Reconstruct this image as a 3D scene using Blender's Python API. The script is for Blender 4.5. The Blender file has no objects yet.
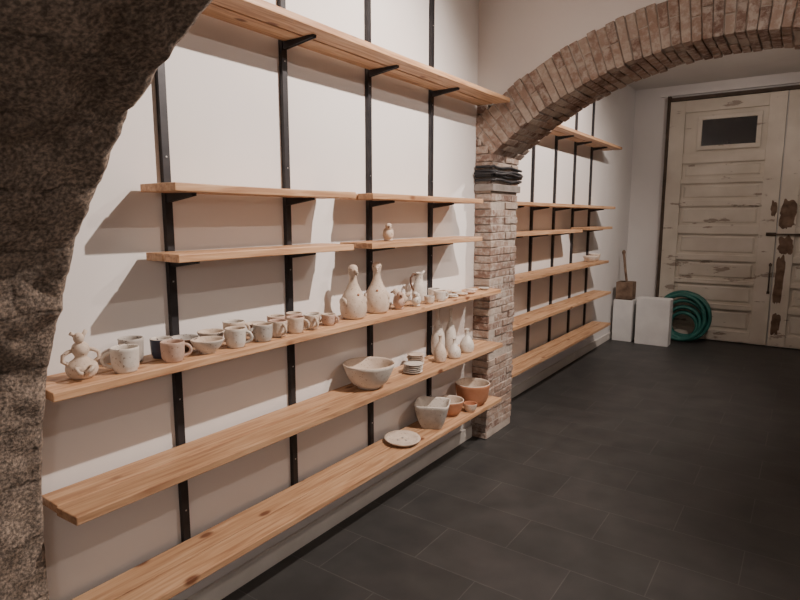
import bpy, bmesh, math, random
from mathutils import Vector, Matrix, noise
random.seed(7)
C = bpy.context.scene.collection

# ---------------------------------------------------------------- materials
def new_mat(name):
    m = bpy.data.materials.new(name); m.use_nodes = True
    nt = m.node_tree; b = nt.nodes['Principled BSDF']
    return m, nt, b
def N(nt, t, **kw):
    n = nt.nodes.new(t)
    for k, v in kw.items(): setattr(n, k, v)
    return n
def ramp(nt, stops):
    r = nt.nodes.new('ShaderNodeValToRGB'); e = r.color_ramp.elements
    while len(e) < len(stops): e.new(0.5)
    for i, (p, c) in enumerate(stops):
        e[i].position = p; e[i].color = (c[0], c[1], c[2], 1)
    return r
def mix(nt, fac, a, b, mode='MIX'):
    m = nt.nodes.new('ShaderNodeMix'); m.data_type = 'RGBA'; m.blend_type = mode
    for sock, v in ((m.inputs[0], fac), (m.inputs[6], a), (m.inputs[7], b)):
        if hasattr(v, 'links'): nt.links.new(v, sock)
        elif isinstance(v, (int, float)): sock.default_value = v
        else: sock.default_value = (v[0], v[1], v[2], 1)
    return m.outputs[2]
def noisy(name, c1, c2, scale=6, rough=.6, bump=.1, bscale=None, bdist=.01, metallic=0, speck=None, spscale=120):
    m, nt, b = new_mat(name)
    tc = N(nt, 'ShaderNodeTexCoord')
    n = N(nt, 'ShaderNodeTexNoise'); n.inputs['Scale'].default_value = scale; n.inputs['Detail'].default_value = 6
    nt.links.new(tc.outputs['Object'], n.inputs['Vector'])
    r = ramp(nt, [(.3, c1), (.7, c2)]); nt.links.new(n.outputs['Fac'], r.inputs[0])
    col = r.outputs[0]
    if speck:
        v = N(nt, 'ShaderNodeTexNoise'); v.inputs['Scale'].default_value = spscale; v.inputs['Detail'].default_value = 2
        nt.links.new(tc.outputs['Object'], v.inputs['Vector'])
        r2 = ramp(nt, [(.64, (0, 0, 0)), (.70, (1, 1, 1))]); nt.links.new(v.outputs['Fac'], r2.inputs[0])
        col = mix(nt, r2.outputs[0], col, speck)
    nt.links.new(col, b.inputs['Base Color'])
    b.inputs['Roughness'].default_value = rough; b.inputs['Metallic'].default_value = metallic
    if bump:
        n2 = N(nt, 'ShaderNodeTexNoise'); n2.inputs['Scale'].default_value = bscale or scale * 4; n2.inputs['Detail'].default_value = 8
        nt.links.new(tc.outputs['Object'], n2.inputs['Vector'])
        bp = N(nt, 'ShaderNodeBump'); bp.inputs['Strength'].default_value = bump; bp.inputs['Distance'].default_value = bdist
        nt.links.new(n2.outputs['Fac'], bp.inputs['Height']); nt.links.new(bp.outputs[0], b.inputs['Normal'])
    return m

M_wall = noisy('white_plaster', (.75, .73, .72), (.80, .785, .775), 1.5, .85, .12, 7, .012)
M_ceil = noisy('ceiling_paint', (.72, .70, .67), (.78, .76, .73), 2, .9, .2, 10, .02)
M_steel = noisy('dark_steel', (.018, .018, .022), (.035, .034, .038), 20, .5, .05, metallic=.3)
M_screw = noisy('screw_zinc', (.5, .5, .5), (.6, .6, .6), 20, .35, 0, metallic=.8)
M_cable = noisy('black_rubber', (.014, .014, .017), (.03, .03, .034), 20, .45, .05)
M_ledge = noisy('grey_stone', (.20, .18, .165), (.30, .27, .25), 15, .9, .6)
M_mortar = noisy('mortar', (.38, .33, .29), (.50, .44, .39), 14, .95, .8, 40, .01)
M_base = noisy('skirting_paint', (.62, .59, .55), (.72, .69, .65), 5, .7, .1)
M_white = noisy('white_glaze', (.60, .555, .50), (.72, .675, .62), 25, .45, .1, speck=(.33, .26, .21))
M_cream = noisy('bisque_clay', (.54, .44, .35), (.67, .57, .48), 28, .75, .15, speck=(.34, .24, .17))
M_pink = noisy('pink_clay', (.47, .32, .25), (.58, .43, .35), 24, .7, .15, speck=(.28, .17, .12))
M_terra = noisy('terracotta', (.38, .16, .08), (.48, .23, .13), 14, .65, .15)
M_navy = noisy('navy_glaze', (.02, .025, .05), (.05, .06, .10), 20, .3, .05)
M_grey = noisy('grey_glaze', (.38, .355, .33), (.52, .49, .45), 25, .55, .12, speck=(.15, .13, .12))
M_brown = noisy('brown_slip', (.10, .05, .03), (.17, .09, .05), 20, .6, .1)
M_teal = noisy('green_hose_rubber', (.013, .10, .088), (.028, .155, .13), 10, .5, .05)
M_foam = noisy('white_board', (.60, .60, .60), (.70, .70, .69), 5, .8, .1)
M_glass = noisy('dark_glass', (.012, .012, .014), (.02, .02, .022), 3, .15, 0)
M_oldwood = noisy('aged_brown_wood', (.10, .06, .04), (.24, .16, .11), 14, .85, .5)
M_frame = noisy('frame_dark_wood', (.05, .035, .025), (.10, .07, .05), 12, .8, .3)

def wood_mat():
    m, nt, b = new_mat('pine_wood')
    tc = N(nt, 'ShaderNodeTexCoord'); oi = N(nt, 'ShaderNodeObjectInfo')
    mul = N(nt, 'ShaderNodeMath', operation='MULTIPLY'); mul.inputs[1].default_value = 37
    nt.links.new(oi.outputs['Random'], mul.inputs[0])
    add = N(nt, 'ShaderNodeVectorMath', operation='ADD')
    nt.links.new(tc.outputs['Object'], add.inputs[0]); nt.links.new(mul.outputs[0], add.inputs[1])
    mp = N(nt, 'ShaderNodeMapping'); mp.inputs['Scale'].default_value = (26, 1.6, 26)
    nt.links.new(add.outputs[0], mp.inputs[0])
    n = N(nt, 'ShaderNodeTexNoise'); n.inputs['Scale'].default_value = 2.2; n.inputs['Detail'].default_value = 5; n.inputs['Distortion'].default_value = .8
    nt.links.new(mp.outputs[0], n.inputs['Vector'])
    r = ramp(nt, [(.28, (.35, .175, .09)), (.5, (.53, .315, .175)), (.72, (.65, .43, .265))])
    nt.links.new(n.outputs['Fac'], r.inputs[0])
    mp2 = N(nt, 'ShaderNodeMapping'); mp2.inputs['Scale'].default_value = (1, .5, 1)
    nt.links.new(add.outputs[0], mp2.inputs[0])
    v = N(nt, 'ShaderNodeTexVoronoi'); v.inputs['Scale'].default_value = 9
    nt.links.new(mp2.outputs[0], v.inputs['Vector'])
    r2 = ramp(nt, [(.08, (1, 1, 1)), (.16, (0, 0, 0))]); nt.links.new(v.outputs['Distance'], r2.inputs[0])
    col = mix(nt, r2.outputs[0], r.outputs[0], (.19, .075, .035))
    tint = N(nt, 'ShaderNodeHueSaturation')
    mr = N(nt, 'ShaderNodeMapRange'); mr.inputs[3].default_value = .85; mr.inputs[4].default_value = 1.12
    nt.links.new(oi.outputs['Random'], mr.inputs[0]); nt.links.new(mr.outputs[0], tint.inputs['Value'])
    nt.links.new(col, tint.inputs['Color']); nt.links.new(tint.outputs[0], b.inputs['Base Color'])
    b.inputs['Roughness'].default_value = .55
    bp = N(nt, 'ShaderNodeBump'); bp.inputs['Strength'].default_value = .25; bp.inputs['Distance'].default_value = .004
    nt.links.new(n.outputs['Fac'], bp.inputs['Height']); nt.links.new(bp.outputs[0], b.inputs['Normal'])
    return m
M_wood = wood_mat()

def brick_mat():
    m, nt, b = new_mat('old_brick')
    g = N(nt, 'ShaderNodeNewGeometry'); tc = N(nt, 'ShaderNodeTexCoord')
    r = ramp(nt, [(0, (.18, .11, .085)), (.35, (.27, .18, .14)), (.7, (.335, .24, .19)), (1, (.41, .33, .275))])
    nt.links.new(g.outputs['Random Per Island'], r.inputs[0])
    n = N(nt, 'ShaderNodeTexNoise'); n.inputs['Scale'].default_value = 30; n.inputs['Detail'].default_value = 10; n.inputs['Roughness'].default_value = .65
    nt.links.new(tc.outputs['Object'], n.inputs['Vector'])
    n3 = N(nt, 'ShaderNodeTexNoise'); n3.inputs['Scale'].default_value = 5; n3.inputs['Detail'].default_value = 4
    nt.links.new(tc.outputs['Object'], n3.inputs['Vector'])
    ad = N(nt, 'ShaderNodeMath', operation='MULTIPLY_ADD'); ad.inputs[1].default_value = .5; nt.links.new(n3.outputs['Fac'], ad.inputs[0]); nt.links.new(n.outputs['Fac'], ad.inputs[2])
    r2 = ramp(nt, [(.68, (0, 0, 0)), (.88, (.8, .8, .8))]); nt.links.new(ad.outputs[0], r2.inputs[0])
    col = mix(nt, r2.outputs[0], r.outputs[0], (.52, .465, .415))
    nt.links.new(col, b.inputs['Base Color']); b.inputs['Roughness'].default_value = .92
    bp = N(nt, 'ShaderNodeBump'); bp.inputs['Strength'].default_value = .9; bp.inputs['Distance'].default_value = .012
    nt.links.new(n.outputs['Fac'], bp.inputs['Height']); nt.links.new(bp.outputs[0], b.inputs['Normal'])
    return m
M_brick = brick_mat()

def stone_mat():
    m, nt, b = new_mat('rough_stone')
    tc = N(nt, 'ShaderNodeTexCoord')
    n = N(nt, 'ShaderNodeTexNoise'); n.inputs['Scale'].default_value = 8; n.inputs['Detail'].default_value = 10; n.inputs['Roughness'].default_value = .65
    nt.links.new(tc.outputs['Object'], n.inputs['Vector'])
    off = mix(nt, .08, tc.outputs['UV'], n.outputs['Color'], 'ADD')
    br = N(nt, 'ShaderNodeTexBrick'); br.inputs['Scale'].default_value = 1.0
    br.inputs['Brick Width'].default_value = .30; br.inputs['Row Height'].default_value = .17; br.inputs['Mortar Size'].default_value = .009
    br.inputs['Mortar Smooth'].default_value = 1
    br.inputs['Color1'].default_value = (.20, .16, .13, 1); br.inputs['Color2'].default_value = (.26, .21, .172, 1); br.inputs['Mortar'].default_value = (.18, .145, .118, 1)
    nt.links.new(off, br.inputs['Vector'])
    r = ramp(nt, [(.36, (.68, .64, .6)), (.5, (1, 1, 1)), (.66, (1.25, 1.22, 1.18))]); nt.links.new(n.outputs['Fac'], r.inputs[0])
    col = mix(nt, 1, br.outputs['Color'], r.outputs[0], 'MULTIPLY')
    sp = N(nt, 'ShaderNodeTexNoise'); sp.inputs['Scale'].default_value = 130; sp.inputs['Detail'].default_value = 4
    nt.links.new(tc.outputs['Object'], sp.inputs['Vector'])
    r3 = ramp(nt, [(.36, (.5, .5, .5)), (.50, (1, 1, 1)), (.66, (1.8, 1.75, 1.7))]); nt.links.new(sp.outputs['Fac'], r3.inputs[0])
    col = mix(nt, 1, col, r3.outputs[0], 'MULTIPLY')
    nt.links.new(col, b.inputs['Base Color']); b.inputs['Roughness'].default_value = .85
    n2 = N(nt, 'ShaderNodeTexNoise'); n2.inputs['Scale'].default_value = 60; n2.inputs['Detail'].default_value = 10; n2.inputs['Roughness'].default_value = .7
    nt.links.new(tc.outputs['Object'], n2.inputs['Vector'])
    b1 = N(nt, 'ShaderNodeBump'); b1.inputs['Strength'].default_value = .8; b1.inputs['Distance'].default_value = .008
    nt.links.new(n2.outputs['Fac'], b1.inputs['Height'])
    b2 = N(nt, 'ShaderNodeBump', invert=True); b2.inputs['Strength'].default_value = .5; b2.inputs['Distance'].default_value = .008
    nt.links.new(br.outputs['Fac'], b2.inputs['Height']); nt.links.new(b1.outputs[0], b2.inputs['Normal'])
    nt.links.new(b2.outputs[0], b.inputs['Normal'])
    return m
M_stone = stone_mat()

def floor_mat():
    m, nt, b = new_mat('slate_tiles')
    tc = N(nt, 'ShaderNodeTexCoord')
    mp = N(nt, 'ShaderNodeMapping'); mp.inputs['Location'].default_value = (.12, .1, 0)
    nt.links.new(tc.outputs['Object'], mp.inputs[0])
    br = N(nt, 'ShaderNodeTexBrick'); br.inputs['Scale'].default_value = 1
    br.inputs['Brick Width'].default_value = .60; br.inputs['Row Height'].default_value = .30; br.inputs['Mortar Size'].default_value = .0022
    br.inputs['Mortar Smooth'].default_value = .2
    br.inputs['Color1'].default_value = (.041, .041, .041, 1); br.inputs['Color2'].default_value = (.050, .049, .049, 1); br.inputs['Mortar'].default_value = (.08, .078, .076, 1)
    nt.links.new(mp.outputs[0], br.inputs['Vector'])
    n = N(nt, 'ShaderNodeTexNoise'); n.inputs['Scale'].default_value = 5; n.inputs['Detail'].default_value = 8
    nt.links.new(tc.outputs['Object'], n.inputs['Vector'])
    r = ramp(nt, [(.3, (.75, .75, .75)), (.7, (1.2, 1.18, 1.15))]); nt.links.new(n.outputs['Fac'], r.inputs[0])
    nt.links.new(mix(nt, 1, br.outputs['Color'], r.outputs[0], 'MULTIPLY'), b.inputs['Base Color'])
    b.inputs['Roughness'].default_value = .5; b.inputs['Specular IOR Level'].default_value = .4
    b1 = N(nt, 'ShaderNodeBump'); b1.inputs['Strength'].default_value = .35; b1.inputs['Distance'].default_value = .01
    nt.links.new(n.outputs['Fac'], b1.inputs['Height'])
    b2 = N(nt, 'ShaderNodeBump', invert=True); b2.inputs['Strength'].default_value = .4; b2.inputs['Distance'].default_value = .003
    nt.links.new(br.outputs['Fac'], b2.inputs['Height']); nt.links.new(b1.outputs[0], b2.inputs['Normal']); nt.links.new(b2.outputs[0], b.inputs['Normal'])
    return m
M_floor = floor_mat()

def doorpaint():
    m, nt, b = new_mat('peeling_cream_paint')
    tc = N(nt, 'ShaderNodeTexCoord')
    n0 = N(nt, 'ShaderNodeTexNoise'); n0.inputs['Scale'].default_value = 3; n0.inputs['Detail'].default_value = 8; nt.links.new(tc.outputs['Object'], n0.inputs['Vector'])
    r0 = ramp(nt, [(.3, (.57, .52, .44)), (.7, (.71, .66, .58))]); nt.links.new(n0.outputs['Fac'], r0.inputs[0])
    mp = N(nt, 'ShaderNodeMapping'); mp.inputs['Scale'].default_value = (2.2, 2.2, 7); nt.links.new(tc.outputs['Object'], mp.inputs[0])
    n = N(nt, 'ShaderNodeTexNoise'); n.inputs['Scale'].default_value = 1.6; n.inputs['Detail'].default_value = 9; n.inputs['Roughness'].default_value = .62
    nt.links.new(mp.outputs[0], n.inputs['Vector'])
    sx = N(nt, 'ShaderNodeSeparateXYZ'); nt.links.new(tc.outputs['Object'], sx.inputs[0])
    dv = N(nt, 'ShaderNodeMath', operation='DIVIDE'); dv.inputs[1].default_value = 3.0; nt.links.new(sx.outputs[2], dv.inputs[0])
    k = lambda v: (v, v, v)
    rz = ramp(nt, [(.0, k(.5)), (.06, k(.1)), (.24, k(0)), (.27, k(.8)), (.33, k(.8)), (.36, k(0)), (.44, k(.0)), (.455, k(.7)), (.475, k(.7)), (.5, k(.0))])
    nt.links.new(dv.outputs[0], rz.inputs[0])
    ma = N(nt, 'ShaderNodeMath', operation='MULTIPLY_ADD'); ma.inputs[1].default_value = .075
    nt.links.new(rz.outputs[0], ma.inputs[0]); nt.links.new(n.outputs['Fac'], ma.inputs[2])
    r = ramp(nt, [(.63, (0, 0, 0)), (.66, (.8, .8, .8))]); nt.links.new(ma.outputs[0], r.inputs[0])
    nt.links.new(mix(nt, r.outputs[0], r0.outputs[0], (.26, .20, .155)), b.inputs['Base Color'])
    b.inputs['Roughness'].default_value = .6
    bp = N(nt, 'ShaderNodeBump', invert=True); bp.inputs['Strength'].default_value = .5; bp.inputs['Distance'].default_value = .004
    nt.links.new(r.outputs[0], bp.inputs['Height']); nt.links.new(bp.outputs[0], b.inputs['Normal'])
    return m
M_door = doorpaint()

# ---------------------------------------------------------------- mesh helpers
def finish(bm, name, mats, parent=None, smooth=False, bevel=0, recalc=True):
    if recalc: bmesh.ops.recalc_face_normals(bm, faces=bm.faces[:])
    me = bpy.data.meshes.new(name); bm.to_mesh(me); bm.free()
    if not isinstance(mats, (list, tuple)): mats = [mats]
    for m in mats: me.materials.append(m)
    if smooth:
        for p in me.polygons: p.use_smooth = True
    ob = bpy.data.objects.new(name, me); C.objects.link(ob)
    if bevel:
        b = ob.modifiers.new('bevel', 'BEVEL'); b.width = bevel; b.segments = 2; b.limit_method = 'ANGLE'
    if parent: ob.parent = parent
    return ob
def empty(name, loc=(0, 0, 0)):
    e = bpy.data.objects.new(name, None); e.empty_display_size = .1; C.objects.link(e); return e
def box(bm, x0, x1, y0, y1, z0, z1, mi=0):
    vs = [bm.verts.new((x, y, z)) for x in (x0, x1) for y in (y0, y1) for z in (z0, z1)]
    for f in ((0, 1, 3, 2), (4, 6, 7, 5), (0, 4, 5, 1), (2, 3, 7, 6), (0, 2, 6, 4), (1, 5, 7, 3)):
        fa = bm.faces.new([vs[i] for i in f]); fa.material_index = mi
    return vs
def hexa(bm, pts, mi=0):
    vs = [bm.verts.new(p) for p in pts]
    for f in ((3, 2, 1, 0), (4, 5, 6, 7), (0, 1, 5, 4), (1, 2, 6, 5), (2, 3, 7, 6), (3, 0, 4, 7)):
        fa = bm.faces.new([vs[i] for i in f]); fa.material_index = mi
    return vs
def boxobj(name, dims, mat, **kw):
    bm = bmesh.new(); box(bm, *dims); return finish(bm, name, mat, **kw)
def lathe(bm, prof, segs=36, mi=None, sq=0, sx=1, sy=1, off=(0, 0, 0), wob=0):
    rings = []; ph = random.random() * 6
    for (r, z) in prof:
        if r < 1e-6: rings.append([bm.verts.new((off[0], off[1], off[2] + z))]); continue
        ring = []
        for i in range(segs):
            a = 2 * math.pi * i / segs
            k = 1
            if sq:
                c, s = abs(math.cos(a)), abs(math.sin(a)); k = (c ** sq + s ** sq) ** (-1 / sq)
            k *= 1 + wob * math.sin(2 * a + ph)
            ring.append(bm.verts.new((off[0] + r * k * sx * math.cos(a), off[1] + r * k * sy * math.sin(a), off[2] + z)))
        rings.append(ring)
    for j in range(len(rings) - 1):
        A, B = rings[j], rings[j + 1]; m = mi[j] if mi else 0
        for i in range(segs):
            k = (i + 1) % segs
            if len(A) == 1 and len(B) == 1: continue
            if len(A) == 1: f = bm.faces.new((A[0], B[i], B[k]))
            elif len(B) == 1: f = bm.faces.new((A[i], A[k], B[0]))
            else: f = bm.faces.new((A[i], A[k], B[k], B[i]))
            f.material_index = m; f.smooth = True
def tube(bm, pts, r, segs=10, mi=0, closed=False, taper=None):
    pts = [Vector(p) for p in pts]; n = len(pts); rings = []
    prev = None
    for i, p in enumerate(pts):
        if closed: t = (pts[(i + 1) % n] - pts[i - 1]).normalized()
        else: t = (pts[min(i + 1, n - 1)] - pts[max(i - 1, 0)]).normalized()
        ref = prev if prev is not None else (Vector((0, 0, 1)) if abs(t.z) < .9 else Vector((1, 0, 0)))
        a = (ref - t * ref.dot(t)).normalized(); b = t.cross(a); prev = a
        rr = r if taper is None else r * taper[i]
        rings.append([bm.verts.new(p + (a * math.cos(2 * math.pi * k / segs) + b * math.sin(2 * math.pi * k / segs)) * rr) for k in range(segs)])
    rng = range(n) if closed else range(n - 1)
    for i in rng:
        A, B = rings[i], rings[(i + 1) % n]
        for k in range(segs):
            f = bm.faces.new((A[k], A[(k + 1) % segs], B[(k + 1) % segs], B[k])); f.smooth = True; f.material_index = mi
    if not closed:
        for R in (rings[0], rings[-1]):
            f = bm.faces.new(R); f.material_index = mi
def ellipsoid(bm, c, rx, ry, rz, mi=0, segs=20):
    prof = [(math.sin(math.pi * k / 12), -math.cos(math.pi * k / 12) * rz) for k in range(13)]
    prof[0] = (0, -rz); prof[-1] = (0, rz)
    lathe(bm, [(r, z) for r, z in prof], segs, [mi] * 12, sx=rx, sy=ry, off=c)
def place(ob, x, y, z, rz=0, s=1):
    ob.location = (x, y, z + .0008); ob.rotation_euler = (0, 0, math.radians(rz)); ob.scale = (s, s, s)
    return ob

# ---------------------------------------------------------------- room shell
W = 3.2; H = 3.08; YB = 7.95; YF = -2.0; YP0 = 3.42; YP1 = 3.82
boxobj('floor', (-.5, W + .3, YF - .2, YB + .2, -.1, 0), M_floor)
boxobj('ceiling', (-.5, W + .3, YF - .2, YB + .2, H, H + .1), M_ceil)
bm = bmesh.new()
box(bm, -.5, 0, YF - .2, YP0 + .012, 0, H); box(bm, -.5, -.13, YP0 + .012, YB + .2, 0, H)
finish(bm, 'wall_left', M_wall)
boxobj('wall_right', (W, W + .3, YF - .2, YB + .2, 0, H), M_wall)
boxobj('wall_back', (-.13, W, YB, YB + .2, 0, H), M_wall)
boxobj('wall_front', (0, W, YF - .2, YF, 0, H), M_wall)
bm = bmesh.new(); box(bm, 0, .014, .67, YP0 - .005, 0, .085)
finish(bm, 'baseboard_left', M_base, bevel=.003)
bm = bmesh.new(); box(bm, -.13, -.116, YP1 + .02, YB, 0, .085)
finish(bm, 'baseboard_left', M_base, bevel=.003)

# ---- brick arch + pillar
XC, ZC, RI, RO = 1.42, .48, 1.918, 2.165
bm = bmesh.new()
def jit(a): return random.uniform(-a, a)
box(bm, -.129, .115, YP0 + .014, YP1 - .005, 0, 2.0, 1)
box(bm, 2.725, W - .001, YP0 + .014, YP1 - .005, 0, 2.0, 1)
cz = 0; i = 0; ch = .050; mj = .006
while cz < 2.21:
    z0, z1 = cz + mj / 2, min(cz + ch - mj / 2, 2.22)
    zm = (z0 + z1) / 2
    xm = .12
    if zm > 1.90: xm = .12 - (zm - 1.89) * .909
    if zm > 2.05: xm = XC - math.sqrt(RO ** 2 - (zm - ZC) ** 2) - .01
    xm = max(xm, .02)
    if i % 2: cuts = [0, .5 + jit(.05), 1]
    else: cuts = [0, .25 + jit(.04), .74 + jit(.04), 1]
    for a, b in zip(cuts[:-1], cuts[1:]):
        ya = YP0 + (YP1 - YP0) * a + (mj / 2 if a > 0 else jit(.003)); yb = YP0 + (YP1 - YP0) * b - (mj / 2 if b < 1 else jit(.003))
        o = jit(.006)
        x0 = -.13 if (b == 1 and zm < 1.9) else 0
        if x0 < 0: ya = max(ya, YP0 + .014)
        box(bm, x0 + .001, xm + o, ya, yb, z0 + jit(.002), z1 + jit(.002))
        if zm < 1.92: box(bm, 2.72 - o, W - .001, ya, yb, z0, z1)
    cz += ch; i += 1
a0 = math.atan2(1.888 - ZC, .12 - XC); a1 = math.pi - a0
n = int((a0 - a1) * RI / .047); da = (a0 - a1) / n
def P(r, a, y): return Vector((XC + r * math.cos(a), y, ZC + r * math.sin(a)))
for k in range(n):
    t0 = a1 + da * k + .0013 + jit(.0005); t1 = a1 + da * (k + 1) - .0013 + jit(.0005)
    rc = [RI, RO] if k % 3 == 1 else ([RI, RI + .11 + jit(.02), RO] if k % 3 == 0 else [RI, RO - .10 + jit(.02), RO])
    yc = [0, .35, .7, 1] if k % 2 else [0, .18, .52, .84, 1]
    for ra, rb in zip(rc[:-1], rc[1:]):
        for ya, yb in zip(yc[:-1], yc[1:]):
            if ra != RI and 0 < ya and yb < 1: continue
            Y0 = YP0 + .43 * ya + (.003 if ya > 0 else jit(.005)); Y1 = YP0 + .43 * yb - (.003 if yb < 1 else jit(.005))
            r0 = ra + (jit(.007) if ra == RI else .003); r1 = rb - (.003 if rb != RO else 0) + (jit(.008) if rb == RO else 0)
            hexa(bm, [P(r0, t0, Y0), P(r0, t1, Y0), P(r0, t1, Y1), P(r0, t0, Y1), P(r1, t0, Y0), P(r1, t1, Y0), P(r1, t1, Y1), P(r1, t0, Y1)])
    t0 = a1 + da * k; t1 = a1 + da * (k + 1); Y0 = YP0 + .005; Y1 = YP0 + .425; r0 = RI + .006; r1 = RO - .006
    hexa(bm, [P(r0, t0, Y0), P(r0, t1, Y0), P(r0, t1, Y1), P(r0, t0, Y1), P(r1, t0, Y0), P(r1, t1, Y0), P(r1, t1, Y1), P(r1, t0, Y1)], 1)
box(bm, .001, .03, YP0 + .008, YP1, 2.0, 2.21, 1)
box(bm, .001, .075, YP0 + .008, YP1, 2.12, 2.21, 1)
for (x0, x1) in ((.001, .136), (2.704, W - .001)):
    box(bm, x0, x1, YP0 - .018, YP1 + .016, 1.665, 1.71, 2)
finish(bm, 'brick_arch', [M_brick, M_mortar, M_ledge], bevel=.004)
bm = bmesh.new()
xs = [-.13, 0, .07, .115] + [.2 + (W - .2) * k / 60 for k in range(61)]
def zl(x):
    if x <= .116: return 2.2
    d = RO ** 2 - (x - XC) ** 2
    return max(2.0, ZC + math.sqrt(d)) - .004 if d > 0 else 2.0
for a, b in zip(xs[:-1], xs[1:]):
    y0 = YP0 + .012; y1 = YP0 + .415
    hexa(bm, [(a, y0, zl(a)), (b, y0, zl(b)), (b, y1, zl(b)), (a, y1, zl(a)), (a, y0, H), (b, y0, H), (b, y1, H), (a, y1, H)])
bmesh.ops.remove_doubles(bm, verts=bm.verts[:], dist=1e-5)
finish(bm, 'wall_middle', M_wall)
bm = bmesh.new()
for k, (zz, rr, o) in enumerate(((1.735, .009, .012), (1.762, .010, .014), (1.790, .010, .013), (1.818, .009, .012), (1.775, .008, .030))):
    xo = .124 + o; yo = YP0 - o - .004
    pts = [(.012, yo, zz)] + [(xo - .03 * (1 - math.sin(t)), yo + .03 * (1 - math.cos(t)), zz + .003 * math.sin(5 * t + k)) for t in [math.pi / 2 * q / 6 for q in range(7)]]
    for q in range(1, 6): pts.append((xo, yo + .03 + .08 * q, zz + .006 * math.sin(q * 1.7 + k)))
    pts.append((xo - .02, YP1 + .03, zz)); pts.append((-.11, YP1 + .03 + o, zz + .01))
    tube(bm, pts, rr, 10)
finish(bm, 'cable_bundle', M_cable)

# ---- near stone arch
bm = bmesh.new(); uvl = bm.loops.layers.uv.new('UVMap')
cx, czz, R = 1.6, .563, 1.43; yn, yf = .12, .65; NY = 44
prof = []
for k in range(40): prof.append((cx - R, czz * k / 40, (-1, 0)))
for k in range(261):
    a = math.pi - math.pi * k / 260; prof.append((cx + R * math.cos(a), czz + R * math.sin(a), (math.cos(a), math.sin(a))))
for k in range(39, -1, -1): prof.append((cx + R, czz * k / 40, (1, 0)))
def outer(x, z, d):
    t = 9
    if d[0] < -1e-4: t = min(t, (x - .0) / -d[0])
    if d[0] > 1e-4: t = min(t, (W - x) / d[0])
    if d[1] > 1e-4: t = min(t, (H - z) / d[1])
    return x + d[0] * t, z + d[1] * t
rows = []; s = 0; last = None
for (x, z, d) in prof:
    if last: s += math.hypot(x - last[0], z - last[1])
    last = (x, z)
    ox, oz = outer(x, z, d)
    row = []
    for j in range(4):
        f = 1 - j / 4
        row.append((Vector((x + (ox - x) * f, yf + .012 * noise.noise(Vector((x * 6 + f * 9, z * 6, 3))), z + (oz - z) * f)), s, -.4 * f))
    for j in range(NY + 1):
        y = yf + (yn - yf) * j / NY
        p = Vector((x, y, z))
        q = p * 5 + Vector((noise.noise(p * 3), noise.noise(p * 3 + Vector((5, 5, 5))), noise.noise(p * 3 + Vector((9, 1, 2))))) * .8
        dist, _ = noise.voronoi(q)
        dd = .014 * noise.noise(p * 4) + .009 * noise.noise(p * 11) + .006 * noise.noise(p * 26) + .004 * noise.noise(p * 60)
        dd += -.007 * min(1, (dist[1] - dist[0]) * 4) + .004
        if j in (0, NY): dd += .008
        row.append((Vector((x + d[0] * dd, y, z + d[1] * dd)), s, yf - y))
    for j in range(1, 5):
        f = j / 4; row.append((Vector((x + (ox - x) * f, yn, z + (oz - z) * f)), s, .6 + .4 * f))
    rows.append([(bm.verts.new(p), (u, v)) for p, u, v in row])
for A, B in zip(rows[:-1], rows[1:]):
    for j in range(len(A) - 1):
        q = [A[j], A[j + 1], B[j + 1], B[j]]
        f = bm.faces.new([v for v, _ in q]); f.smooth = True
        for lp, (_, uv) in zip(f.loops, q): lp[uvl].uv = (uv[1], uv[0])
finish(bm, 'stone_arch', M_stone, recalc=True)

# ---------------------------------------------------------------- shelving
def plank(parent, x0, x1, y0, y1, z0, z1, idx):
    bm = bmesh.new(); nseg = max(2, int((y1 - y0) / .25)); bow = jit(.003); ph = jit(3)
    rings = []
    for k in range(nseg + 1):
        y = y0 + (y1 - y0) * k / nseg; dz = bow * math.sin(math.pi * k / nseg); e = .002 * noise.noise(Vector((y * 3, ph, 0)))
        sk = jit(.006) if k in (0, nseg) else 0
        rings.append([bm.verts.new((x0 + e, y + sk, z0 + dz)), bm.verts.new((x1 + e, y - sk, z0 + dz)), bm.verts.new((x1 + e, y - sk, z1 + dz)), bm.verts.new((x0 + e, y + sk, z1 + dz))])
    for A, B in zip(rings[:-1], rings[1:]):
        for i in range(4): bm.faces.new((A[i], A[(i + 1) % 4], B[(i + 1) % 4], B[i]))
    bm.faces.new(rings[0]); bm.faces.new(rings[-1])
    return finish(bm, 'plank_%d' % idx, M_wood, parent=parent, bevel=.003)
def upright(parent, xw, y, z0, z1, idx):
    bm = bmesh.new(); w = .0135
    box(bm, xw + .0005, xw + .020, y - w, y + w, z0, z1)
    z = z0 + .17
    while z < z1:
        box(bm, xw + .0195, xw + .0215, y - .0025, y + .0025, z - .0025, z + .0025, 1); z += .42
    finish(bm, 'upright_%d' % idx, [M_steel, M_screw], parent=parent, recalc=True)
def bracket(parent, xw, y, zt, L, idx):
    bm = bmesh.new()
    for sgn in (-1, 1):
        yy = y + sgn * .007
        hexa(bm, [(xw + .018, yy - .002, zt - .030), (xw + L, yy - .002, zt - .010), (xw + L, yy + .002, zt - .010), (xw + .018, yy + .002, zt - .030),
                  (xw + .018, yy - .002, zt), (xw + L, yy - .002, zt), (xw + L, yy + .002, zt), (xw + .018, yy + .002, zt)])
    box(bm, xw + .02, xw + L, y - .010, y + .010, zt - .003, zt)
    finish(bm, 'bracket_%d' % idx, M_steel, parent=parent)

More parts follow.
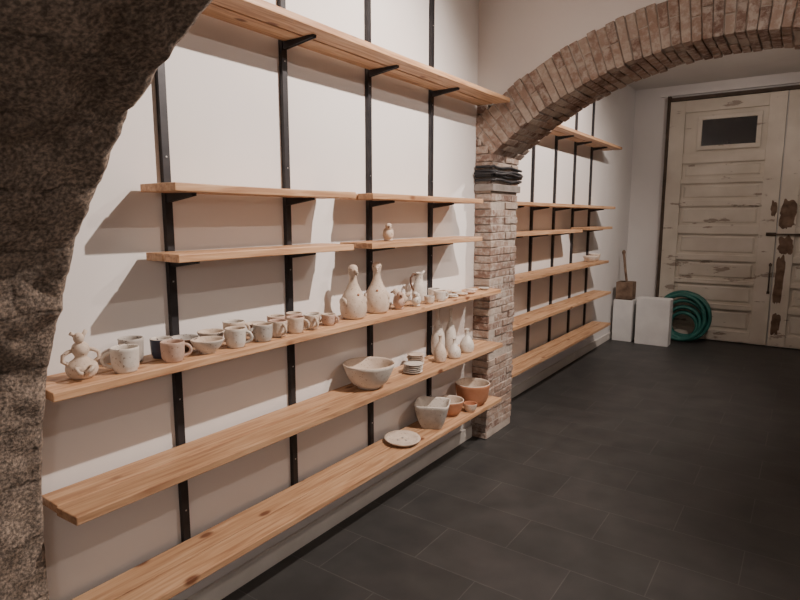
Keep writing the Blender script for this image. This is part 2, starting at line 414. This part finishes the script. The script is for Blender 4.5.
TH = .026
def unit(xw, posts, shelves):
    e = empty('shelving_unit'); pi = 0; bi = 0
    for i, y in enumerate(posts): upright(e, xw, y, .27, H - .01, i + 1)
    for (y0, y1, zt, d, npl) in shelves:
        g = .006; x0 = xw + .024; wd = (d - .024 - g * (npl - 1)) / npl
        for k in range(npl):
            pi += 1
            plank(e, x0 + k * (wd + g), x0 + k * (wd + g) + wd, y0 + jit(.008), y1 + jit(.006), zt - TH, zt, pi)
        for y in posts:
            if y0 < y < y1:
                bi += 1; bracket(e, xw, y, zt - TH - .0005, d - .055, bi)
    return e
unit(0, [1.18, 1.735, 2.29, 2.86],
     [(.71, 3.39, 2.22, .24, 2), (1.075, 1.93, 1.605, .215, 2), (2.055, 3.12, 1.605, .215, 2),
      (1.075, 1.93, 1.385, .215, 2), (2.055, 3.12, 1.385, .215, 2), (.68, 3.385, 1.045, .22, 2), (.70, 3.385, .695, .24, 2), (.70, 3.385, .33, .24, 2)])
unit(-.13, [4.15, 4.67, 5.19, 5.71, 6.23],
     [(3.88, 6.6, 2.24, .22, 2), (3.88, 6.48, 1.61, .215, 2), (3.88, 5.40, 1.385, .215, 2), (5.62, 6.40, 1.40, .215, 2),
      (3.88, 6.3, 1.045, .22, 2), (3.88, 6.45, .70, .22, 2), (3.88, 6.5, .345, .22, 2)])

# ---------------------------------------------------------------- ceramics
def bowlprof(rb, rt, h, t=.006, foot=.008, curve=.55):
    o = [(0, foot * .5), (rb * .7, foot * .5), (rb * .8, 0), (rb, 0), (rb, foot)]
    K = 8
    for k in range(1, K + 1):
        f = k / K; o.append((rb + (rt - rb) * f ** curve, foot + (h - foot) * f))
    o.append((rt - t * .5, h + t * .4))
    nout = len(o)
    for k in range(K, 0, -1):
        f = k / K; o.append((max(rb + (rt - rb) * f ** curve - t, .004), foot + t + (h - foot - t) * f - (0 if k < K else t * .3)))
    o.append((rb * .6, foot + t)); o.append((0, foot + t))
    return o, nout
def bowl(name, rb, rt, h, mo, mi_=None, curve=.55, sq=0, sx=1, sy=1, wob=.0, t=.006):
    p, n = bowlprof(rb, rt, h, t, curve=curve)
    bm = bmesh.new(); mi = [0 if j < n - 2 else 1 for j in range(len(p) - 1)]
    lathe(bm, p, 44, mi, sq=sq, sx=sx, sy=sy, wob=wob)
    return finish(bm, name, [mo, mi_ or mo])
def mug(name, r, h, mo, mi_=None, ang=0, curve=.25, rb=None, handle=True):
    p, n = bowlprof(rb or r * .8, r, h, .004, .005, curve)
    bm = bmesh.new(); mi = [0 if j < n - 2 else 1 for j in range(len(p) - 1)]
    lathe(bm, p, 36, mi, wob=.01)
    if handle:
        pts = []
        for k in range(13):
            a = -math.pi / 2 + math.pi * k / 12
            pts.append((r * .93 + h * .36 * math.cos(a) - .002, 0, h * .52 + h * .30 * math.sin(a)))
        M = Matrix.Rotation(math.radians(ang), 3, 'Z')
        tube(bm, [M @ Vector(q) for q in pts], .0055, 8, 0)
    return finish(bm, name, [mo, mi_ or mo])
def curveprof(keys, n=40):
    out = []; K = [keys[0]] + keys + [keys[-1]]
    seg = len(keys) - 1; per = max(2, n // seg)
    for i in range(seg):
        p0, p1, p2, p3 = [Vector(q) for q in K[i:i + 4]]
        for k in range(per):
            t = k / per
            v = .5 * ((2 * p1) + (p2 - p0) * t + (2 * p0 - 5 * p1 + 4 * p2 - p3) * t * t + (-p0 + 3 * p1 - 3 * p2 + p3) * t ** 3)
            out.append((max(v.x, 0), v.y))
    out.append(tuple(keys[-1])); out[0] = tuple(keys[0]); return out

Z5, Z6, Z7, Z4 = 1.045, .695, .33, 1.385
bm = bmesh.new()
lathe(bm, curveprof([(0, 0), (.028, 0), (.043, .018), (.042, .04), (.022, .058), (.017, .066), (.024, .082), (.022, .098), (.012, .108), (0, .11)], 40), 30)
for sg in (-1, 1):
    tube(bm, [(0, sg * .036, .045), (0, sg * .05, .055), (0, sg * .048, .072), (0, sg * .034, .082), (0, sg * .018, .086)], .006, 8)
ellipsoid(bm, (.008, -.004, .122), .015, .015, .017)
tube(bm, [(0, 0, .105), (-.004, .012, .13), (-.004, .02, .142)], .006, 8)
tube(bm, [(0, 0, .105), (-.004, -.014, .13), (-.002, -.024, .137)], .006, 8)
tube(bm, [(.035, .012, .035), (.055, .02, .04), (.06, .01, .03), (.045, .002, .02)], .007, 8)
tube(bm, [(.035, -.012, .035), (.055, -.024, .04), (.062, -.02, .028), (.045, -.008, .02)], .007, 8)
place(finish(bm, 'ceramic_figurine_vessel', M_cream), .13, .80, Z5, -15, .95)

place(mug('coffee_mug', .040, .072, M_white, ang=-120), .165, .91, Z5)
place(mug('coffee_mug', .038, .075, M_grey, ang=-60), .07, .985, Z5)
place(mug('coffee_mug', .036, .062, M_navy, M_white, ang=170), .095, 1.075, Z5)
place(mug('coffee_mug', .037, .062, M_pink, M_pink, ang=60), .17, 1.065, Z5)
place(bowl('ceramic_bowl', .024, .050, .045, M_brown, M_grey), .073, 1.175, Z5)
place(bowl('ceramic_bowl', .026, .054, .045, M_white, M_cream, wob=.03), .165, 1.20, Z5)
place(bowl('ceramic_bowl', .024, .048, .048, M_grey, M_cream), .072, 1.285, Z5)
place(mug('coffee_mug', .037, .066, M_white, M_cream, ang=40), .17, 1.315, Z5)
place(mug('coffee_mug', .040, .07, M_cream, M_white, ang=75), .075, 1.385, Z5)
place(mug('coffee_mug', .037, .062, M_grey, M_cream, ang=-100), .17, 1.44, Z5)
place(bowl('ceramic_bowl', .022, .042, .045, M_brown, M_cream), .068, 1.50, Z5)
place(mug('coffee_mug', .036, .06, M_cream, M_pink, ang=-10), .155, 1.53, Z5)
place(mug('coffee_mug', .036, .06, M_pink, M_cream, ang=-60), .07, 1.60, Z5)
place(mug('coffee_mug', .036, .062, M_cream, M_pink, ang=30), .158, 1.62, Z5)
place(mug('coffee_mug', .034, .06, M_pink, M_cream, ang=95), .075, 1.695, Z5)
place(mug('coffee_mug', .033, .058, M_cream, M_white, ang=-20), .155, 1.715, Z5)
place(mug('coffee_mug', .030, .045, M_cream, M_cream, ang=60), .085, 1.80, Z5)
place(mug('coffee_mug', .031, .045, M_pink, M_cream, ang=20), .155, 1.82, Z5)

def bird_bottle():
    bm = bmesh.new()
    lathe(bm, curveprof([(0, 0), (.045, 0), (.058, .02), (.061, .055), (.052, .095), (.034, .130), (.021, .160), (.017, .185), (.021, .205), (.023, .222), (.016, .238), (0, .243)], 55), 36)
    tube(bm, [(.012, 0, .216), (.03, 0, .213), (.045, 0, .204)], .011, 10, 0, taper=[1, .7, .25])
    tube(bm, [(.012, 0, .206), (.03, 0, .200), (.036, 0, .195)], .007, 10, 0, taper=[1, .7, .3])
    for sg in (-1, 1): ellipsoid(bm, (.014, sg * .0165, .222), .003, .003, .003, 1, 10)
    for sg in (-1, 1): ellipsoid(bm, (.0, sg * .052, .075), .03, .012, .022, 0, 16)
    ellipsoid(bm, (.046, 0, .11), .005, .006, .006, 2, 10)
    return finish(bm, 'bird_shaped_bottle', [M_cream, M_brown, M_terra])
place(bird_bottle(), .13, 2.015, Z5, -20, 1.0)
place(bird_bottle(), .12, 2.205, Z5, -50, 1.0)

def bird_small(name, mat, s=1):
    bm = bmesh.new()
    ellipsoid(bm, (0, 0, .032), .036, .026, .032)
    ellipsoid(bm, (.024, 0, .066), .016, .015, .016)
    tube(bm, [(.012, 0, .045), (.018, 0, .056), (.024, 0, .066)], .014, 10)
    tube(bm, [(.034, 0, .066), (.046, 0, .063), (.052, 0, .06)], .006, 8, 1, taper=[1, .7, .2])
    tube(bm, [(-.02, 0, .042), (-.04, 0, .055), (-.052, 0, .06)], .012, 8, 0, taper=[1, .8, .4])
    lathe(bm, [(0, 0), (.022, 0), (.02, .008), (.014, .014), (0, .014)], 20)
    for sg in (-1, 1): ellipsoid(bm, (.031, sg * .012, .069), .0025, .0025, .0025, 1, 8)
    return finish(bm, name, [mat, M_brown])
place(bird_small('ceramic_bird', M_pink), .15, 2.345, Z5, -40, 1.1)
place(bird_small('ceramic_bird', M_cream), .085, 2.455, Z5, -150, 1.05)
place(bird_small('ceramic_bird', M_white), .17, 2.475, Z5, -70, .95)
place(bird_small('ceramic_bird', M_cream), .12, 2.30, Z4, -50, 1.05)
place(bowl('ceramic_bowl', .03, .040, .02, M_white), .062, 2.345, Z5)

bm = bmesh.new()
p = curveprof([(0, 0), (.03, 0), (.038, .02), (.04, .05), (.034, .085), (.022, .115), (.02, .135), (.026, .155)], 40)
q = [(r - .004, z) for r, z in reversed(p) if r > .01 and z > .01] + [(0, .012)]
lathe(bm, p + [(.024, .157)] + q, 30)
tube(bm, [(-.02, 0, .145), (-.04, 0, .15), (-.056, 0, .13), (-.056, 0, .10), (-.046, 0, .075), (-.035, 0, .062)], .0055, 8, 1)
tube(bm, [(.018, 0, .15), (.03, 0, .158), (.036, 0, .166)], .01, 8, 0, taper=[1, .8, .4])
place(finish(bm, 'ceramic_jug', [M_white, M_brown]), .085, 2.63, Z5, 70)
place(mug('coffee_mug', .036, .055, M_white, M_cream, ang=60), .175, 2.70, Z5)
place(mug('coffee_mug', .034, .05, M_white, M_grey, ang=0), .075, 2.80, Z5)
place(mug('coffee_mug', .028, .04, M_cream, M_grey, ang=0, handle=False), .18, 2.585, Z5)

def plate(name, r, mo, sx=1, sy=1, h=.012):
    bm = bmesh.new()
    lathe(bm, [(0, .001), (r * .6, 0), (r * .66, .003), (r * .9, h * .6), (r, h), (r * .98, h + .003), (r * .86, h * .75), (r * .62, .006), (0, .005)], 40, sx=sx, sy=sy, wob=.015)
    return finish(bm, name, mo)
def plate_stack(name, r, n, mo, step=.008):
    bm = bmesh.new()
    for k in range(n):
        rr = r * random.uniform(.93, 1.03); o = (jit(.003), jit(.003), k * step)
        lathe(bm, [(0, 0), (rr * .6, 0), (rr * .68, .002), (rr, .008), (rr, .0105), (rr * .65, .0055), (0, .005)], 36, off=o)
    return finish(bm, name, mo)
place(plate_stack('small_plate_stack', .036, 2, M_white), .16, 2.86, Z5)
place(plate_stack('small_plate_stack', .038, 3, M_cream), .075, 2.93, Z5)
place(plate('small_dish', .036, M_cream), .165, 2.965, Z5)
place(plate('small_dish', .038, M_white), .08, 3.04, Z5)
place(plate('small_dish', .036, M_pink), .165, 3.07, Z5)
place(plate('small_dish', .036, M_cream), .12, 3.17, Z5)
place(plate('small_dish', .034, M_grey), .15, 3.28, Z5)

place(bowl('large_serving_bowl', .055, .125, .115, M_white, M_cream, curve=.5, wob=.01, t=.009), .135, 2.12, Z6)
place(plate_stack('plate_stack', .052, 5, M_white, .010), .165, 2.455, Z6)
place(plate_stack('plate_stack', .048, 6, M_cream, .010), .085, 2.60, Z6)
def bottle(name, h, r, mat):
    bm = bmesh.new()
    p = curveprof([(0, 0), (r * .75, 0), (r, h * .15), (r * .98, h * .38), (r * .6, h * .60), (r * .28, h * .74), (r * .24, h * .9), (r * .36, h)], 44)
    q = [(max(a - .004, .003), z) for a, z in reversed(p) if z > h * .6] + [(0, h * .6)]
    lathe(bm, p + q, 30); return finish(bm, name, mat)
place(bottle('ceramic_bottle', .15, .036, M_cream), .16, 2.735, Z6)
place(bottle('ceramic_bottle', .28, .040, M_white), .07, 2.86, Z6)
place(bottle('ceramic_bottle', .115, .038, M_white), .18, 2.86, Z6)
place(bottle('ceramic_bottle', .26, .036, M_white), .072, 3.00, Z6)
place(bottle('ceramic_bottle', .14, .042, M_white), .17, 3.03, Z6)

bm = bmesh.new()
lathe(bm, [(0, .002), (.06, 0), (.085, .006), (.10, .016), (.098, .02), (.08, .012), (.05, .009), (0, .008)], 44, sx=.85, sy=1.0, wob=.05)
for (dx, dy) in ((.0, .02), (.02, -.01), (-.02, -.01)): lathe(bm, [(0, .0095), (.006, .0095), (.006, .0115), (0, .0115)], 12, [1] * 3, off=(dx, dy, 0))
place(finish(bm, 'flat_oval_plate', [M_cream, M_grey]), .135, 2.40, Z7, 30, 1.1)
place(bowl('square_bowl', .060, .098, .135, M_grey, M_white, curve=.7, sq=6, t=.008), .14, 2.69, Z7, 25)
place(bowl('terracotta_bowl', .048, .086, .09, M_terra, M_cream, curve=.4, t=.007), .125, 2.91, Z7)
place(bowl('terracotta_bowl', .07, .11, .135, M_terra, M_cream, curve=.35, t=.008), .14, 3.17, Z7)
place(bowl('terracotta_bowl', .028, .042, .05, M_cream, M_terra, curve=.4, t=.005), .20, 3.03, Z7)
place(bowl('ceramic_bowl', .04, .075, .06, M_white, M_cream), .0, 5.95, 1.045)
place(bowl('ceramic_bowl', .035, .06, .075, M_cream, M_white, curve=.3), -.01, 6.12, 1.045)

# ---------------------------------------------------------------- back doors
def leaf(x0, x1, window, mirror=False):
    e = empty('door_1' if window else 'door_2')
    y0, y1 = 7.885, 7.945; zt = 2.88
    bm = bmesh.new(); st = .17
    box(bm, x0, x0 + st, y0, y1, .015, zt); box(bm, x1 - st, x1, y0, y1, .015, zt)
    rails = [(.015, .14), (.40, .46), (.70, .75), (.98, 1.05), (1.30, 1.40), (1.63, 1.70), (1.90, 1.96), (2.14, 2.26), (2.74, zt)]
    for a, b in rails: box(bm, x0 + st, x1 - st, y0 + .006, y1, a, b)
    box(bm, x0 + st, x1 - st, y1 - .024, y1 - .005, .1, zt - .05)
    for (a, _b), (c, _d) in zip([(r[1], 0) for r in rails[:-1]], [(r[0], 0) for r in rails[1:]]):
        if a > 2.2 and window: continue
        xa, xb = x0 + st + .03, x1 - st - .03; za, zb = a + .025, c - .025
        yb_, yf_ = y1 - .023, y1 - .036
        hexa(bm, [(xa, yb_, za), (xb, yb_, za), (xb, yb_, zb), (xa, yb_, zb), (xa + .02, yf_, za + .02), (xb - .02, yf_, za + .02), (xb - .02, yf_, zb - .02), (xa + .02, yf_, zb - .02)])
    finish(bm, 'panels', M_door, parent=e, bevel=.004)
    if window:
        wx0, wx1, wz0, wz1 = .66, 1.22, 2.34, 2.64
        boxobj('glass', (wx0, wx1, y1 - .032, y1 - .0241, wz0, wz1), M_glass, parent=e)
        bm = bmesh.new(); t = .05
        box(bm, wx0 - t, wx1 + t, y0 + .006, y1 - .02, wz1, wz1 + t); box(bm, wx0 - t, wx1 + t, y0 + .006, y1 - .02, wz0 - t, wz0)
        box(bm, wx0 - t, wx0, y0 + .006, y1 - .02, wz0, wz1); box(bm, wx1, wx1 + t, y0 + .006, y1 - .02, wz0, wz1)
        finish(bm, 'window_frame', M_door, parent=e, bevel=.004)
    return e
d1 = leaf(.30, 1.495, True); d2 = leaf(1.505, 2.70, False)
bm = bmesh.new()
box(bm, 1.40, 1.50, 7.876, 7.884, 1.285, 1.325, 0)
tube(bm, [(1.40, 7.868, 1.305), (1.75, 7.868, 1.305)], .010, 8, 0)
tube(bm, [(1.47, 7.870, .64), (1.47, 7.870, .98)], .008, 8, 0)
box(bm, 1.455, 1.485, 7.874, 7.884, .62, .65, 0); box(bm, 1.455, 1.485, 7.874, 7.884, .94, .97, 0)
finish(bm, 'latch_bolt', M_frame, parent=d1)
def patch(bm, x, z, w, h):
    c = bm.verts.new((x, 7.8825, z)); R_ = []; ph = random.random() * 9
    for k in range(40):
        a = 2 * math.pi * k / 40; ca, sa = math.cos(a), math.sin(a)
        kk = (abs(ca) ** 4 + abs(sa) ** 4) ** -.25 * (1 + .30 * noise.noise(Vector((ca * 2 + ph, sa * 2, ph))) + .15 * noise.noise(Vector((ca * 7 + ph, sa * 7, ph))))
        R_.append(bm.verts.new((x + w * kk * ca, 7.8840, z + h * kk * sa)))
    for k in range(40): bm.faces.new((c, R_[k], R_[(k + 1) % 40]))
bm = bmesh.new()
patch(bm, 1.59, 1.52, .075, .16); patch(bm, 1.565, .78, .045, .28); patch(bm, 1.60, 1.18, .07, .10); patch(bm, 1.57, .28, .04, .12); patch(bm, 1.455, 1.60, .03, .08)
finish(bm, 'bare_wood_patch', M_oldwood, parent=d2)
bm = bmesh.new()
box(bm, .265, .298, 7.87, YB, 0, 2.95); box(bm, 2.702, 2.735, 7.87, YB, 0, 2.95); box(bm, .298, 2.702, 7.87, YB, 2.885, 2.925)
finish(bm, 'trim_1', M_frame, bevel=.003)
bm = bmesh.new()
box(bm, .18, 2.82, 7.90, YB, 2.955, 3.0)
finish(bm, 'trim_2', M_wall)

# ---------------------------------------------------------------- clutter by the door
bm = bmesh.new(); box(bm, .19, .56, 7.20, 7.38, 0.001, .55); box(bm, .20, .55, 7.21, 7.37, .55, .555)
finish(bm, 'white_storage_box', M_foam, bevel=.006)
bm = bmesh.new(); box(bm, -.085, .14, 7.24, 7.50, 0.001, .50); box(bm, -.08, .135, 7.245, 7.495, .5, .506)
finish(bm, 'white_storage_box', M_foam, bevel=.006)
bm = bmesh.new()
box(bm, -.07, .12, 7.26, 7.275, .508, .72); box(bm, -.07, .12, 7.435, 7.45, .508, .72); box(bm, -.07, -.055, 7.275, 7.435, .508, .72); box(bm, .105, .12, 7.275, 7.435, .508, .72); box(bm, -.07, .12, 7.26, 7.45, .507, .52)
finish(bm, 'wooden_crate', M_oldwood, bevel=.003)
bm = bmesh.new()
tube(bm, [(.06, 7.36, .53), (.0, 7.40, .82), (-.04, 7.43, 1.06)], .015, 10)
ellipsoid(bm, (-.042, 7.432, 1.07), .022, .018, .03)
finish(bm, 'wooden_tool_handle', M_oldwood)
bm = bmesh.new()
for k in range(6):
    R_ = .265 + .012 * math.sin(k * 2); yy = 7.60 + .030 * k; pts = []
    for q in range(48):
        a = 2 * math.pi * q / 48
        pts.append((.61 + .04 * (k % 2) + R_ * math.cos(a), yy + (R_ * math.sin(a)) * .12, .30 + .004 * k + R_ * math.sin(a)))
    tube(bm, pts, .021, 10, closed=True)
for j_, R_ in enumerate((.225, .185, .15)):
  for k in range(3):
    yy = 7.63 + .04 * k; pts = []
    for q in range(48):
        a = 2 * math.pi * q / 48
        pts.append((.64 + R_ * math.cos(a), yy + (R_ * math.sin(a)) * .12, .05 + R_ + R_ * math.sin(a)))
    tube(bm, pts, .020, 10, closed=True)
finish(bm, 'green_hose_coil', M_teal)

# ---------------------------------------------------------------- lights
WARM = (1, .85, .755)
def spot(loc, tgt, e, ang=100, blend=.7, col=WARM, r=.02):
    l = bpy.data.lights.new('track_or_fill_spot', 'SPOT'); l.energy = e; l.spot_size = math.radians(ang); l.spot_blend = blend; l.color = col; l.shadow_soft_size = r
    o = bpy.data.objects.new('track_or_fill_spot', l); C.objects.link(o); o.location = loc
    o.rotation_euler = (Vector(tgt) - Vector(loc)).to_track_quat('-Z', 'Y').to_euler(); return o
def point(loc, e, r, col=WARM):
    l = bpy.data.lights.new('fill_light', 'POINT'); l.energy = e; l.color = col; l.shadow_soft_size = r
    o = bpy.data.objects.new('fill_light', l); C.objects.link(o); o.location = loc; return o
spot((1.75, 2.35, 2.98), (0, 1.6, 1.3), 360, 112)
spot((2.7, 3.0, 2.9), (0, 2.1, .6), 70, 95)
spot((1.5, 4.7, 2.98), (-.1, 4.9, 1.5), 270, 118)
spot((1.5, 5.9, 2.98), (.7, 7.9, 1.2), 26, 110)  # unseen fill added to brighten the back doors
point((2.8, -.9, 1.9), 24, .10)  # fill added behind the camera to lift stone arch and shelf undersides

cam = bpy.data.cameras.new('camera'); cam.sensor_width = 36; cam.lens = 580 / 800 * 36; cam.clip_start = .02
co = bpy.data.objects.new('camera', cam); C.objects.link(co)
co.location = (1.8, 0, 1.5); co.rotation_euler = (math.radians(90 - 8.14), 0, math.radians(35))
bpy.context.scene.camera = co
w = bpy.data.worlds.new('world'); bpy.context.scene.world = w; w.use_nodes = True
w.node_tree.nodes['Background'].inputs[0].default_value = (.02, .02, .022, 1)
